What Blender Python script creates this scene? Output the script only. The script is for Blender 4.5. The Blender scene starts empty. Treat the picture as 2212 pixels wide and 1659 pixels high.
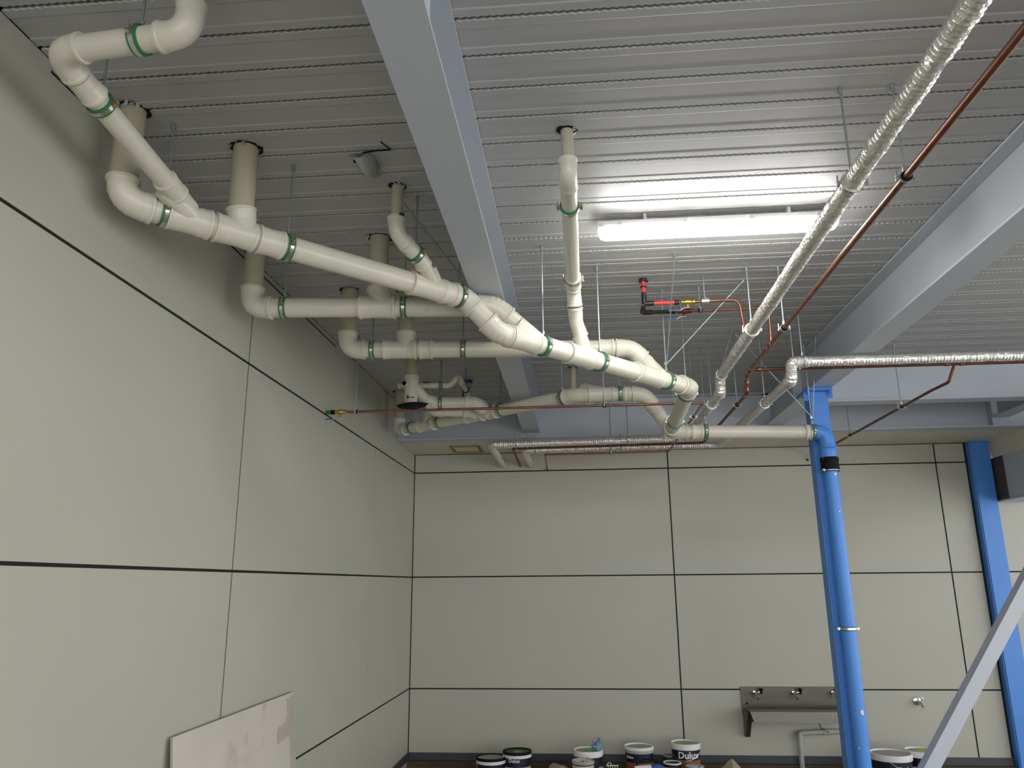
import bpy, bmesh, math, random
from mathutils import Vector, Matrix
random.seed(7)
SC = bpy.context.scene
COL = SC.collection
V = Vector

# ------------------------------------------------------------------ camera
cam_d = bpy.data.cameras.new('camera')
cam_d.sensor_width = 36.0
cam_d.lens = 36.0 * 1663.1 / 2212.0
cam_d.clip_start = 0.02
cam = bpy.data.objects.new('camera', cam_d)
COL.objects.link(cam)
Rw = Matrix(((0.9963184, 0.0853305, -0.0082660), (0.0293875, -0.2493613, 0.9679645), (0.0805356, -0.9646438, -0.2509509)))
cam.matrix_world = Matrix.Translation((0, 0, 1.91)) @ Rw.transposed().to_4x4()
SC.camera = cam

# ------------------------------------------------------------------ world (overcast daylight entering by the open sides)
w = bpy.data.worlds.new('overcast'); SC.world = w
w.use_nodes = True
bg = w.node_tree.nodes['Background']
bg.inputs[0].default_value = (0.97, 0.985, 1.0, 1)
bg.inputs[1].default_value = 0.80
LAMP = 12.3          # emission strength of the batten diffusers

SC.view_settings.view_transform = 'Standard'
SC.view_settings.look = 'None'
SC.view_settings.exposure = 2.0
SC.view_settings.gamma = 1.0
SC.view_settings.use_curve_mapping = False

# ------------------------------------------------------------------ materials
def lin(c):
    return tuple(((x / 255) / 12.92 if x / 255 <= .04045 else ((x / 255 + .055) / 1.055) ** 2.4) for x in c)
MATS = {}
def mat(name, rgb, rough=.5, metal=0.0, var=.06, scale=6.0, bump=0.0, bscale=60.0, spec=.5, emit=0, coat=0, stretch=None, dirt=None):
    m = bpy.data.materials.new(name); m.use_nodes = True
    nt = m.node_tree; b = nt.nodes['Principled BSDF']
    base = lin(rgb)
    tc = nt.nodes.new('ShaderNodeTexCoord'); mp = nt.nodes.new('ShaderNodeMapping')
    nt.links.new(tc.outputs['Object'], mp.inputs['Vector'])
    if stretch: mp.inputs['Scale'].default_value = stretch
    n = nt.nodes.new('ShaderNodeTexNoise'); n.inputs['Scale'].default_value = scale; n.inputs['Detail'].default_value = 5
    nt.links.new(mp.outputs[0], n.inputs['Vector'])
    cr = nt.nodes.new('ShaderNodeValToRGB')
    cr.color_ramp.elements[0].position = .3; cr.color_ramp.elements[1].position = .7
    cr.color_ramp.elements[0].color = (*[max(0, x * (1 - var)) for x in base], 1)
    cr.color_ramp.elements[1].color = (*[min(1, x * (1 + var)) for x in base], 1)
    nt.links.new(n.outputs['Fac'], cr.inputs[0])
    src = cr.outputs[0]
    if dirt:
        drgb, thr, dscale = dirt
        n2 = nt.nodes.new('ShaderNodeTexNoise'); n2.inputs['Scale'].default_value = dscale; n2.inputs['Detail'].default_value = 7
        nt.links.new(tc.outputs['Object'], n2.inputs['Vector'])
        r2 = nt.nodes.new('ShaderNodeValToRGB'); r2.color_ramp.elements[0].position = thr; r2.color_ramp.elements[1].position = min(1, thr + .1)
        nt.links.new(n2.outputs['Fac'], r2.inputs[0])
        mx = nt.nodes.new('ShaderNodeMix'); mx.data_type = 'RGBA'
        nt.links.new(r2.outputs[0], mx.inputs[0]); nt.links.new(src, mx.inputs[6]); mx.inputs[7].default_value = (*lin(drgb), 1)
        src = mx.outputs[2]
    nt.links.new(src, b.inputs['Base Color'])
    b.inputs['Roughness'].default_value = rough; b.inputs['Metallic'].default_value = metal
    b.inputs['Specular IOR Level'].default_value = spec
    if coat: b.inputs['Coat Weight'].default_value = coat; b.inputs['Coat Roughness'].default_value = .08
    if bump:
        nb = nt.nodes.new('ShaderNodeTexNoise'); nb.inputs['Scale'].default_value = bscale; nb.inputs['Detail'].default_value = 4
        nt.links.new(mp.outputs[0], nb.inputs['Vector'])
        bp = nt.nodes.new('ShaderNodeBump'); bp.inputs['Strength'].default_value = bump; bp.inputs['Distance'].default_value = .01
        nt.links.new(nb.outputs['Fac'], bp.inputs['Height']); nt.links.new(bp.outputs[0], b.inputs['Normal'])
    if emit:
        b.inputs['Emission Color'].default_value = (1, .995, .98, 1); b.inputs['Emission Strength'].default_value = emit
    MATS[name] = m
    return m
mat('panel', (176, 174, 161), .42, var=.02, scale=1.5)
mat('joint', (9, 10, 12), .8, var=.1)
mat('soffit', (212, 206, 188), .55, var=.03, scale=2)
mat('deck', (177, 177, 176), .48, var=.03, scale=3, spec=.45)
mat('slab', (40, 41, 44), .9)  # concrete; near-black colour stands in for the shade inside the deck slots
mat('beam', (186, 192, 200), .42, var=.02, scale=3)
mat('floor', (124, 118, 106), .85, var=.2, scale=9, bump=.2)
mat('base', (58, 60, 64), .5, var=.08)
mat('nib', (74, 62, 42), .9, var=.2)
mat('pvc', (208, 204, 188), .30, var=.02, scale=8, dirt=((186, 160, 120), .70, 14))
mat('pvc_dusty_shaded', (178, 172, 148), .45, var=.07, scale=5, dirt=((150, 118, 70), .66, 10))  # riser PVC: dusty, with the beam's shade also put into the khaki colour
mat('pvc_grey', (168, 170, 160), .45, var=.04)
mat('rubber_green', (40, 112, 66), .55, var=.1)
mat('steel', (196, 198, 196), .28, metal=.9, var=.08, scale=40)
mat('rod', (164, 172, 174), .38, metal=.75, var=.1, scale=40)
mat('brass', (190, 160, 84), .3, metal=.85, var=.1, scale=30)
mat('copper', (142, 98, 80), .34, metal=.85, var=.22, scale=14)
mat('copper_old', (112, 68, 56), .45, metal=.6, var=.22, scale=14)
mat('foil', (228, 226, 218), .27, metal=.62, var=.05, scale=30, bump=.6, bscale=70, coat=.5)
mat('blue', (74, 136, 216), .42, var=.03, scale=4)
mat('black', (12, 12, 13), .7, var=.1, spec=.2)
mat('black_pipe', (30, 30, 32), .42, var=.1)
mat('red', (206, 60, 58), .4, var=.04)
mat('green_pipe', (30, 96, 66), .4, var=.05)
mat('lever', (58, 74, 150), .4, var=.05)
mat('light_body', (205, 205, 205), .4, var=.02)
mat('diffuser', (255, 252, 245), .4, var=0, emit=LAMP)
mat('stainless', (98, 94, 86), .36, metal=.75, var=.1, scale=3, stretch=(1, 8, 8), dirt=((122, 96, 62), .66, 5))
mat('chrome', (220, 222, 226), .08, metal=1, var=.02)
mat('board', (190, 185, 174), .8, var=.05, scale=4, dirt=((172, 164, 152), .6, 3), bump=.15, bscale=30)
mat('board_edge', (170, 162, 150), .8)
mat('white_plastic', (226, 226, 224), .4, var=.03, dirt=((196, 188, 178), .62, 16))
mat('grey_lid', (164, 156, 150), .5, var=.06)
mat('navy', (18, 22, 44), .4, var=.1)
mat('orange', (150, 78, 44), .5, var=.15, scale=20)
mat('paper', (196, 190, 178), .6, var=.1, scale=30)
mat('green_paint', (84, 186, 60), .5, var=.1)
mat('lime', (168, 206, 46), .5, var=.05)
mat('letter', (236, 236, 236), .5, var=0)
mat('cloth_blue', (120, 146, 176), .9, var=.12, scale=20, bump=.4)
mat('canvas', (150, 142, 122), .9, var=.15, scale=12, bump=.4)
mat('roller_blue', (38, 78, 140), .5, var=.1)
mat('yellow', (224, 188, 30), .5, var=.08)
mat('brown_plate', (84, 74, 66), .8, var=.25, scale=12)
mat('hatch', (226, 208, 156), .6, var=.04)
mat('hatch_frame', (126, 124, 108), .6, var=.04)
mat('plastic_film', (160, 160, 154), .35, var=.1)
mat('print', (52, 52, 54), .7, var=.2, scale=60)
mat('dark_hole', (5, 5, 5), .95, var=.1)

# ------------------------------------------------------------------ mesh helpers
def wloc(o):
    p = V(o.location)
    while o.parent is not None: o = o.parent; p += V(o.location)
    return p
class MB:
    def __init__(s): s.v = []; s.f = []
    def add(s, vs, fs):
        o = len(s.v); s.v += [tuple(v) for v in vs]; s.f += [tuple(i + o for i in f) for f in fs]; return s
    def box(s, x0, y0, z0, x1, y1, z1):
        return s.add([(x0, y0, z0), (x1, y0, z0), (x1, y1, z0), (x0, y1, z0), (x0, y0, z1), (x1, y0, z1), (x1, y1, z1), (x0, y1, z1)],
                     [(0, 3, 2, 1), (4, 5, 6, 7), (0, 1, 5, 4), (1, 2, 6, 5), (2, 3, 7, 6), (3, 0, 4, 7)])
    def bar(s, a, b, wd, dp, up=V((0, 0, 1))):
        a, b = V(a), V(b); d = (b - a).normalized()
        u = up if abs(d.dot(up)) < .98 else V((0, 1, 0))
        e1 = d.cross(u).normalized(); e2 = e1.cross(d).normalized()
        e1 *= wd / 2; e2 *= dp / 2
        vs = [p + q for p in (a, b) for q in (-e1 - e2, e1 - e2, e1 + e2, -e1 + e2)]
        return s.add(vs, [(3, 2, 1, 0), (4, 5, 6, 7), (0, 1, 5, 4), (1, 2, 6, 5), (2, 3, 7, 6), (3, 0, 4, 7)])
    def tube(s, pts, rad, n=20, cap=True, jitter=0):
        pts = [V(p) for p in pts]; m = len(pts)
        rad = rad if isinstance(rad, (list, tuple)) else [rad] * m
        tg = []
        for i in range(m):
            a = pts[max(i - 1, 0)]; b = pts[min(i + 1, m - 1)]; d = b - a
            tg.append(d.normalized() if d.length > 1e-7 else (tg[-1] if tg else V((0, 0, 1))))
        t = tg[0]; u = V((0, 0, 1)) if abs(t.z) < .9 else V((1, 0, 0))
        e = t.cross(u).normalized(); vs = []
        for i in range(m):
            t = tg[i]; e = (e - t * e.dot(t)).normalized(); g = t.cross(e)
            for k in range(n):
                a = 2 * math.pi * k / n; r = rad[i] + (random.uniform(-jitter, jitter) if jitter else 0)
                vs.append(pts[i] + e * (math.cos(a) * r) + g * (math.sin(a) * r))
        fs = []
        for i in range(m - 1):
            for k in range(n):
                k2 = (k + 1) % n
                fs.append((i * n + k, i * n + k2, (i + 1) * n + k2, (i + 1) * n + k))
        if cap:
            fs.append(tuple(range(n - 1, -1, -1))); fs.append(tuple((m - 1) * n + k for k in range(n)))
        return s.add(vs, fs)
    def ring(s, p, d, L, r, n=24, ch=.0015):
        p = V(p); d = V(d).normalized()
        return s.tube([p - d * L / 2, p - d * (L / 2 - ch), p + d * (L / 2 - ch), p + d * L / 2], [r - ch, r, r, r - ch], n)
    def build(s, name, m, parent=None, smooth=True, ang=.7, org=None):
        me = bpy.data.meshes.new(name)
        o3 = V(org) if org is not None else V((0, 0, 0))
        me.from_pydata([tuple(V(v) - o3) for v in s.v], [], s.f)
        me.materials.append(MATS[m] if isinstance(m, str) else m)
        if smooth:
            me.polygons.foreach_set('use_smooth', [True] * len(me.polygons))
            me.set_sharp_from_angle(angle=ang)
        me.update()
        o = bpy.data.objects.new(name, me); COL.objects.link(o)
        o.location = o3
        if parent is not None:
            o.parent = parent
            o.location = o3 - wloc(parent)
        return o
def tag(o, label, cat, group=None):
    o['label'] = label; o['category'] = cat
    if group: o['group'] = group
    return o
def struct(o):
    o['kind'] = 'structure'; return o
def thing(name, label, cat, loc=(0, 0, 0), group=None):
    o = bpy.data.objects.new(name, None); COL.objects.link(o); o.location = loc; o.empty_display_size = .05
    return tag(o, label, cat, group)
def fillet(pts, R=.08, steps=6):
    pts = [V(p) for p in pts]; out = [pts[0]]
    for i in range(1, len(pts) - 1):
        p, a, b = pts[i], pts[i - 1], pts[i + 1]
        d1 = (a - p).normalized(); d2 = (b - p).normalized()
        ang = d1.angle(d2)
        if ang > 3.08: out.append(p); continue
        rr = R[i - 1] if isinstance(R, (list, tuple)) else R
        lim = .96 if len(pts) == 3 else .48
        t = min(rr / math.tan(ang / 2), (a - p).length * lim, (b - p).length * lim)
        A = p + d1 * t; B = p + d2 * t
        for k in range(steps + 1):
            q = k / steps
            out.append(A * (1 - q) ** 2 + p * (2 * q * (1 - q)) + B * q * q)
    out.append(pts[-1]); return out

ZC = 3.83
XL = -1.925
YB = 9.0
# ------------------------------------------------------------------ setting: floor, walls, ceiling
struct(MB().box(XL - .2, -5, -.1, 9, YB + .2, 0).build('floor', 'floor', smooth=False))

SEAM_Z = [0.14, 0.79, 1.99, 3.19]
def panel(parent, name, x0, y0, z0, x1, y1, z1):
    return MB().box(x0, y0, z0, x1, y1, z1).build(name, 'panel', parent, smooth=False, org=((x0 + x1) / 2, (y0 + y1) / 2, (z0 + z1) / 2))
J = .0075
# left wall
wl = struct(MB().box(XL - .2, -5, 0, XL - .004, YB, 3.9).build('wall_left', 'joint', smooth=False))
ys = [(-5, -1.6, J, J), (-1.6, 1.33, J, J), (1.33, 4.257, J, J), (4.257, 7.19, J, .0025), (7.19, 9.0, .0025, 0.008)]
zs = [(0.0, .79), (.79, 1.99), (1.99, 3.19), (3.19, 3.79)]
for (ya, yb, ja, jb) in ys:
    for zi, (za, zb) in enumerate(zs):
        panel(wl, 'wall_panel', XL - .004, ya + ja, za + (J if zi else 0), XL, yb - jb, zb - J)
# back wall
wb = struct(MB().box(XL - .2, YB + .004, 0, 9, YB + .2, 3.9).build('wall_back', 'joint', smooth=False))
xs = [(XL, 1.054), (1.054, 4.033), (4.033, 4.36), (4.60, 7.0), (7.0, 9.0)]
for xi, (xa, xb) in enumerate(xs):
    rows = [(0.0, .79), (.79, 1.99), (1.99, 3.19), (3.19, 3.41)] if xi < 3 else [(0, .79), (.79, 1.99), (1.99, 2.76), (2.76, 3.41)]
    for zi, (za, zb) in enumerate(rows):
        panel(wb, 'wall_panel', xa + (J if xi else .009), YB, za + (J if zi else 0), xb - J, YB + .004, zb - J)
# baseboards: dark strip standing on a brown nib
struct(MB().box(XL, 8.985, .065, 4.36, 9.0, .14).build('baseboard_back', 'base', smooth=False))
struct(MB().box(XL, -5, .065, XL + .015, 8.985, .14).build('baseboard_left', 'base', smooth=False))
struct(MB().box(XL, 8.95, 0, 4.36, 9.0, .062).build('trim_1', 'nib', smooth=False))
# closing strip between left wall panels and deck
struct(MB().box(XL - .004, 2.35, 3.797, XL, 5.85, 3.828).build('trim_2', 'panel', smooth=False))
struct(MB().box(XL - .004, -5, 3.78, XL + .0006, 2.35, 3.826).build('trim_4', 'panel', smooth=False))
struct(MB().box(XL - .004, 5.85, 3.78, XL + .0006, 9.0, 3.826).build('trim_5', 'panel', smooth=False))

# ceiling: concrete slab, coloured dark as shade for the slots, over profiled steel deck, one pan per object
cl = struct(MB().box(XL - .2, -5, 3.885, 9, 9.2, 4.05).box(XL, -5, 3.835, 9, -.125, 3.884).box(6.0, -.12, 3.835, 9, 8.2, 3.884).build('ceiling', 'slab', smooth=False))
cl.data.materials.append(MATS['deck'])
for p in cl.data.polygons:
    if p.index >= 6: p.material_index = 1
def deck_pan_mesh(x0, x1):
    P = .0285; nx = int((x1 - x0) / (P / 4)); prof = [(-.0932, .05), (-.0932, .004), (-.0905, 0), (-.055, 0), (-.048, .0032), (.048, .0032), (.055, 0), (.0905, 0), (.0932, .004), (.0932, .05)]
    vs = []; fs = []; m = len(prof)
    for i in range(nx + 1):
        x = x0 + (x1 - x0) * i / nx
        s = .0028 * (1 if i % 4 == 0 else (-1 if i % 4 == 2 else 0))
        for j, (y, z) in enumerate(prof):
            yy = y + s if j in (0, 1, 2, 7, 8, 9) else y
            vs.append((x, yy, z))
    for i in range(nx):
        for j in range(m - 1):
            a = i * m + j; fs.append((a, a + 1, a + m + 1, a + m))
    mb = MB(); mb.add(vs, fs); return mb
pan0 = deck_pan_mesh(XL, 6.0).build('deck_pan', 'deck', cl, ang=.2)
pan0.location = (0, -.025, ZC)
for k in range(1, 41):
    c = pan0.copy(); COL.objects.link(c); c.parent = cl; c.location = (0, -.025 + .2 * k, ZC)

# soffit behind the edge beam
sf = struct(MB().box(XL, 8.21, 3.425, 9, 9.0, 3.5).build('trim_3', 'joint', smooth=False)); 
for xa, xb in ((XL, 1.054), (1.054, 4.033), (4.033, 7.0), (7.0, 9)):
    MB().box(xa + .002, 8.205, 3.41, xb - .002, 9.0, 3.425).build('soffit_panel', 'soffit', sf, smooth=False)

# ------------------------------------------------------------------ steel frame
def ibeam(name, label, a, b, h, bw, ztop, tf=.012, tw=.008, stiff=()):
    a, b = V((a[0], a[1], 0)), V((b[0], b[1], 0)); d = (b - a).normalized(); e = V((-d.y, d.x, 0))
    t = thing(name, label, 'beam', ((a + b) / 2 + V((0, 0, ztop - h))))
    def slab(nm, w_, z0, z1):
        q = e * w_ / 2
        vs = [a - q, b - q, b + q, a + q]
        vv = [(p.x, p.y, z0) for p in vs] + [(p.x, p.y, z1) for p in vs]
        mb = MB().add(vv, [(0, 3, 2, 1), (4, 5, 6, 7), (0, 1, 5, 4), (1, 2, 6, 5), (2, 3, 7, 6), (3, 0, 4, 7)])
        mb.build(nm, 'beam', t, smooth=False, org=((a + b) / 2 + V((0, 0, (z0 + z1) / 2))))
    slab('top_flange', bw, ztop - tf, ztop); slab('web', tw, ztop - h + tf, ztop - tf); slab('bottom_flange', bw, ztop - h, ztop - h + tf)
    for s_, side in stiff:
        p = a + d * s_ + e * side * bw / 4
        mb = MB().bar(p + V((0, 0, ztop - h + tf)), p + V((0, 0, ztop - tf)), .01 if abs(d.x) > .5 else bw / 2, bw / 2 if abs(d.x) > .5 else .01)
        mb.build('stiffener', 'beam', t, smooth=False)
    return t
ibeam('steel_beam', 'pale grey steel roof beam running over the white drain pipes towards the back wall', (-.469, -5), (-.469, 8.11), .356, .172, ZC - .001, stiff=((6.85, -1),))
ibeam('steel_beam', 'pale grey steel beam resting on the blue column beside the foil pipe', (2.053, -5), (2.053, 8.11), .356, .172, ZC - .001, stiff=((11.95, 1),))
ibeam('edge_beam', 'blue-grey edge beam along the top of the back wall', (XL, 8.12), (9, 8.12), .42, .178, ZC - .001, stiff=((3.98, -1), (6.14, -1)))
ibeam('cross_beam', 'short grey cross beam to the right of the blue column', (2.142, 7.06), (9, 7.06), .356, .165, ZC - .001)
ibeam('steel_beam', 'short grey beam between cross beam and edge beam at far right', (4.28, 7.15), (4.28, 8.03), .33, .172, ZC - .001)

# blue column + cap plate + base
t = thing('steel_column', 'bright blue square steel column carrying a white drain pipe', 'column', (2.03, 6.525, 0))
def bevel_box(name, m, parent, x0, y0, z0, x1, y1, z1, r=.012, seg=3):
    bm = bmesh.new(); bmesh.ops.create_cube(bm, size=1)
    for v in bm.verts: v.co = V((x0 + (x1 - x0) * (v.co.x + .5), y0 + (y1 - y0) * (v.co.y + .5), z0 + (z1 - z0) * (v.co.z + .5)))
    bmesh.ops.bevel(bm, geom=[e for e in bm.edges], offset=r, segments=seg, affect='EDGES')
    me = bpy.data.meshes.new(name); c = V(((x0 + x1) / 2, (y0 + y1) / 2, (z0 + z1) / 2))
    for v in bm.verts: v.co -= c
    bm.to_mesh(me); bm.free(); me.materials.append(MATS[m])
    me.polygons.foreach_set('use_smooth', [True] * len(me.polygons)); me.set_sharp_from_angle(angle=.6)
    o = bpy.data.objects.new(name, me); COL.objects.link(o); o.location = c
    if parent is not None: o.parent = parent; o.location = c - parent.location
    return o
bevel_box('shaft', 'blue', t, 1.953, 6.45, 0, 2.107, 6.604, 3.455)
bevel_box('cap_plate', 'blue', t, 1.925, 6.40, 3.445, 2.135, 6.70, 3.472, .004, 1)
MB().bar((2.128, 6.46, 3.39), (2.128, 6.46, 3.45), .04, .008).bar((1.932, 6.46, 3.37), (1.932, 6.46, 3.45), .04, .008).build('gusset', 'blue', t, smooth=False)
MB().ring((2.12, 6.42, 3.435), (0, 0, 1), .03, .014, 6).ring((1.94, 6.42, 3.435), (0, 0, 1), .03, .014, 6).build('bolt', 'blue', t)
t = thing('steel_column', 'darker blue steel column set into the back wall at the far right', 'column', (4.475, 8.97, 0))
bevel_box('shaft', 'blue', t, 4.375, 8.90, 0, 4.585, 9.1, 3.41)
# diagonal brace
tb = thing('diagonal_brace', 'pale grey steel diagonal brace rising to the right from the column foot', 'brace', (2.2, 6.52, 0))
MB().bar((2.19, 6.52, 0.03), (4.6, 6.52, 3.52), .1, .1, up=V((0, 1, 0))).build('brace_tube', 'beam', tb, smooth=False)
MB().bar((2.12, 6.52, 0.004), (2.5, 6.52, 0.004), .12, .01).build('gusset', 'beam', tb, smooth=False)
# bulkhead beside second column
tk = thing('bulkhead', 'cream boxed bulkhead over grey steel girder right of the far blue column', 'bulkhead', (4.7, 7.4, 2.74))
MB().box(4.60, 5.8, 3.215, 4.9, 8.9, 3.41).build('fascia_panel', 'soffit', tk, smooth=False)
MB().box(4.615, 5.8, 2.74, 4.63, 8.99, 3.215).build('girder_web', 'beam', tk, smooth=False)
MB().box(4.60, 5.8, 2.735, 4.9, 8.99, 2.75).build('girder_flange', 'beam', tk, smooth=False)
MB().box(4.605, 8.72, 2.752, 4.614, 8.97, 3.213).build('end_plate', 'brown_plate', tk, smooth=False)
for k in range(5): MB().ring((4.602, 8.76, 2.83 + .078 * k), (1, 0, 0), .02, .014, 6).build('bolt', 'brown_plate', tk)
# access hatch in soffit
th = thing('access_hatch', 'small cream access hatch in the soffit near the left corner', 'hatch', (-1.25, 8.65, 3.40))
MB().box(-1.42, 8.44, 3.398, -1.08, 8.475, 3.409).box(-1.42, 8.80, 3.398, -1.08, 8.84, 3.409).box(-1.42, 8.475, 3.398, -1.385, 8.80, 3.409).box(-1.115, 8.475, 3.398, -1.08, 8.80, 3.409).build('frame', 'hatch_frame', th, smooth=False)
MB().box(-1.385, 8.475, 3.402, -1.115, 8.80, 3.409).build('panel', 'hatch', th, smooth=False)
MB().ring((-1.25, 8.50, 3.40), (0, 0, 1), .008, .01, 10).build('latch', 'steel', th)

# ------------------------------------------------------------------ batten lights
def batten(label, x0, x1, y, group=None):
    zt = 3.784
    t = thing('batten_light', label, 'light', ((x0 + x1) / 2, y, zt - .1), group)
    n = 13
    prof = [(.058 * math.copysign(abs(math.cos(a)) ** .6, math.cos(a)), -.046 * math.sin(a) ** .7) for a in [math.pi * k / (n - 1) for k in range(1, n - 1)]]
    prof = [(.058, 0)] + prof + [(-.058, 0)]
    body = [(-.05, 0), (.05, 0), (.056, -.034), (-.056, -.034)]
    vs = []; fs = []
    for x in (x0, x1): vs += [(x, y + a, zt + b) for a, b in body]
    fs = [(0, 1, 2, 3), (7, 6, 5, 4), (0, 4, 5, 1), (1, 5, 6, 2), (2, 6, 7, 3), (3, 7, 4, 0)]
    MB().add(vs, fs).build('housing', 'light_body', t, smooth=False)
    vs = []; L = x1 - x0; secs = [(x0 + .004, .55), (x0 + .015, .85), (x0 + .04, 1), (x1 - .04, 1), (x1 - .015, .85), (x1 - .004, .55)]
    for x, s in secs: vs += [(x, y + a * s, zt - .034 + b * s) for a, b in prof]
    fs = [tuple(range(n)), tuple(5 * n + k for k in range(n - 1, -1, -1))]
    for i in range(5):
        for k in range(n - 1): fs.append((i * n + k, (i + 1) * n + k, (i + 1) * n + k + 1, i * n + k + 1))
    MB().add(vs, fs).build('diffuser', 'diffuser', t)
    for f_ in (.2, .8):
        MB().box(x0 + L * f_ - .008, y - .03, zt, x0 + L * f_ + .008, y + .03, ZC).build('mounting_bracket', 'light_body', t, smooth=False)
    for k in range(4):
        xx = x0 + L * (.09 + .273 * k)
        for sgn in (-1, 1):
            MB().box(xx - .012, y + sgn * .06 - .004, zt - .032, xx + .012, y + sgn * .06 + .004, zt - .008).build('clip', 'light_body', t, smooth=False)
    return t
batten('glowing white batten light on the ceiling behind the foil-wrapped pipe', .153, 1.41, 3.85)
for i, (x0, y) in enumerate(((.16, -.9), (3.1, -.9))):
    batten(('glowing batten light on the ceiling behind the viewer', 'glowing batten light behind the viewer in the right bay')[i], x0, x0 + 1.28, y)

# ------------------------------------------------------------------ PVC drainage
R1 = .055
def pipe(par, a, b, r=R1, m='pvc', name='pipe', n=28):
    return MB().tube([a, b], r, n).build(name, m, par, org=(V(a) + V(b)) / 2)
def tpipe(par, a, b, ta, tb, r=R1, m='pvc'):
    a, b = V(a), V(b); d = (b - a).normalized()
    return pipe(par, a + d * ta, b - d * tb, r, m)
def sock(mb, p, d, r, L=.06, bead=True):
    """socket mouth at p opening in direction d"""
    p = V(p); d = V(d).normalized(); k = r / .055
    ts = [0, .002, .012, .014, .016, max(.018, L - .012), max(.021, L)]
    rs = [r + .004 * k, r + .0115 * k, r + .0115 * k, r + .009 * k, r + .0075 * k, r + .0075 * k, r + .005 * k]
    mb.tube([p - d * x for x in ts], rs, 28)
def elbow(par, a, c, b, r=R1, R=None, m='pvc', name='elbow', ends=(1, 1)):
    a, c, b = V(a), V(c), V(b)
    R = R or r * 1.7
    path = fillet([a, c, b], R, 8)
    mb = MB().tube(path, r + .005 * r / .055, 28)
    tt = R / math.tan((a - c).angle(b - c) / 2)
    for q_, on in ((a, ends[0]), (b, ends[1])):
        L_q = (q_ - c).length
        if on: sock(mb, q_, q_ - c, r, max(.022, min(.06, L_q - min(tt, L_q * .96) * .85)))
    o = mb.build(name, m, par, org=c)
    # raised moulding ribs on the outer side of the bend
    out = ((c - a).normalized() + (c - b).normalized())
    if r > .05 and out.length > .3:
        out.normalize(); ax = (b - c).normalized().cross((a - c).normalized()).normalized()
        i0 = len(path) // 2
        for dk in (-2, 0, 2):
            i = min(max(i0 + dk, 1), len(path) - 2); p = path[i]; tgt = (path[i + 1] - path[i - 1]).normalized(); nn = (out - tgt * out.dot(tgt)).normalized()
            arc = [p + (nn * math.cos(q) + ax * math.sin(q)) * (r + .0062) for q in [-.55 + .11 * k for k in range(11)]]
            rb_ = MB().tube(arc, [.0006 + .0022 * math.sin(math.pi * k / 10) for k in range(11)], 6).build('moulding_rib', m, None, org=p)
            rb_.parent = o; rb_.location = p - c
    return o
def wye(par, a, b, q0, q1, r=R1, rb=None, m='pvc', name='junction', mouth=True):
    a, b, q0, q1 = V(a), V(b), V(q0), V(q1); rb = rb or r
    mb = MB().tube([a, b], r + .005, 28); sock(mb, a, a - b, r); sock(mb, b, b - a, r)
    mb.tube([q0, q1], rb + .005, 28)
    if mouth: sock(mb, q1, q1 - q0, rb)
    return mb.build(name, m, par, org=(a + b) / 2)
def coupling(par, p, d, L=.11, r=R1, m='pvc', name='coupling'):
    p = V(p); d = V(d).normalized(); mb = MB().tube([p - d * L / 2, p + d * L / 2], r + .006, 28)
    sock(mb, p - d * L / 2, -d, r, L * .45); sock(mb, p + d * L / 2, d, r, L * .45)
    return mb.build(name, m, par, org=p)
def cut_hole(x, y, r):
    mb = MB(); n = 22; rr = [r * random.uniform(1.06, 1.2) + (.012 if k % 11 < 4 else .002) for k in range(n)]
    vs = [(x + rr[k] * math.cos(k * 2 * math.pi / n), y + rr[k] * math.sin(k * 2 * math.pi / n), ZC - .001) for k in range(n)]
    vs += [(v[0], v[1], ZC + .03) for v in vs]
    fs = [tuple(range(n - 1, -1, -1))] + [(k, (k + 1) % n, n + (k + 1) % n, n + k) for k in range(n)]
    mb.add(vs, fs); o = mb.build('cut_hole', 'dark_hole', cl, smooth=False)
    mb = MB()
    for k in range(9):
        a = random.uniform(0, 6.28); q = r * random.uniform(1.05, 1.5); p = V((x + q * math.cos(a), y + q * math.sin(a), ZC))
        mb.bar(p, p + V((random.uniform(-.02, .02), random.uniform(-.02, .02), -random.uniform(.008, .03))), .014, .0012)
    mb.build('torn_edge', 'deck', cl, smooth=False)
def lerp(a, b, t): return V(a).lerp(V(b), t)

# ---- main diagonal drain
A = thing('drain_pipe', 'main white drain pipe crossing the ceiling diagonally from left wall towards blue column', 'pipe', (-.6, 3.8, 3.42))
a0 = V((-1.80, 2.675, 3.42)); a1 = V((-.575, 3.86, 3.402)); a2 = V((-.405, 3.945, 3.225)); a3 = V((.775, 5.125, 3.185)); a4 = V((.785, 6.36, 3.12))
dA = (a1 - a0).normalized(); dB = (a3 - a2).normalized(); dC = (a4 - a3).normalized(); dS = (a2 - a1).normalized()
pipe(A, (-1.80, 2.675, 3.50), (-1.80, 2.675, 3.86), m='pvc_dusty_shaded', name='riser'); cut_hole(-1.80, 2.675, R1)
elbow(A, (-1.80, 2.675, 3.515), a0, a0 + dA * .12, R=.085)
pipe(A, a0 + dA * .10, a1 - dA * .06)
wye(A, a0 + dA * .175, a0 + dA * .355, a0 + dA * .30, (-1.635, 2.70, 3.475), rb=.041, mouth=False)
wye(A, a0 + dA * .37, a0 + dA * .55, a0 + dA * .50, (-1.451, 3.0, 3.53))
pipe(A, (-1.451, 3.0, 3.5), (-1.451, 3.0, 3.86), m='pvc_dusty_shaded', name='riser'); cut_hole(-1.451, 3.0, R1)
coupling(A, a0 + dA * .62, dA, .12)
wye(A, a0 + dA * 1.36, a0 + dA * 1.56, a0 + dA * 1.53, (-.735, 3.655, 3.49), rb=.038, mouth=False)
coupling(A, a0 + dA * 1.60, dA, .09)
elbow(A, a1 - dA * .085, a1, a1 + dS * .085, R=.13)
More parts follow.
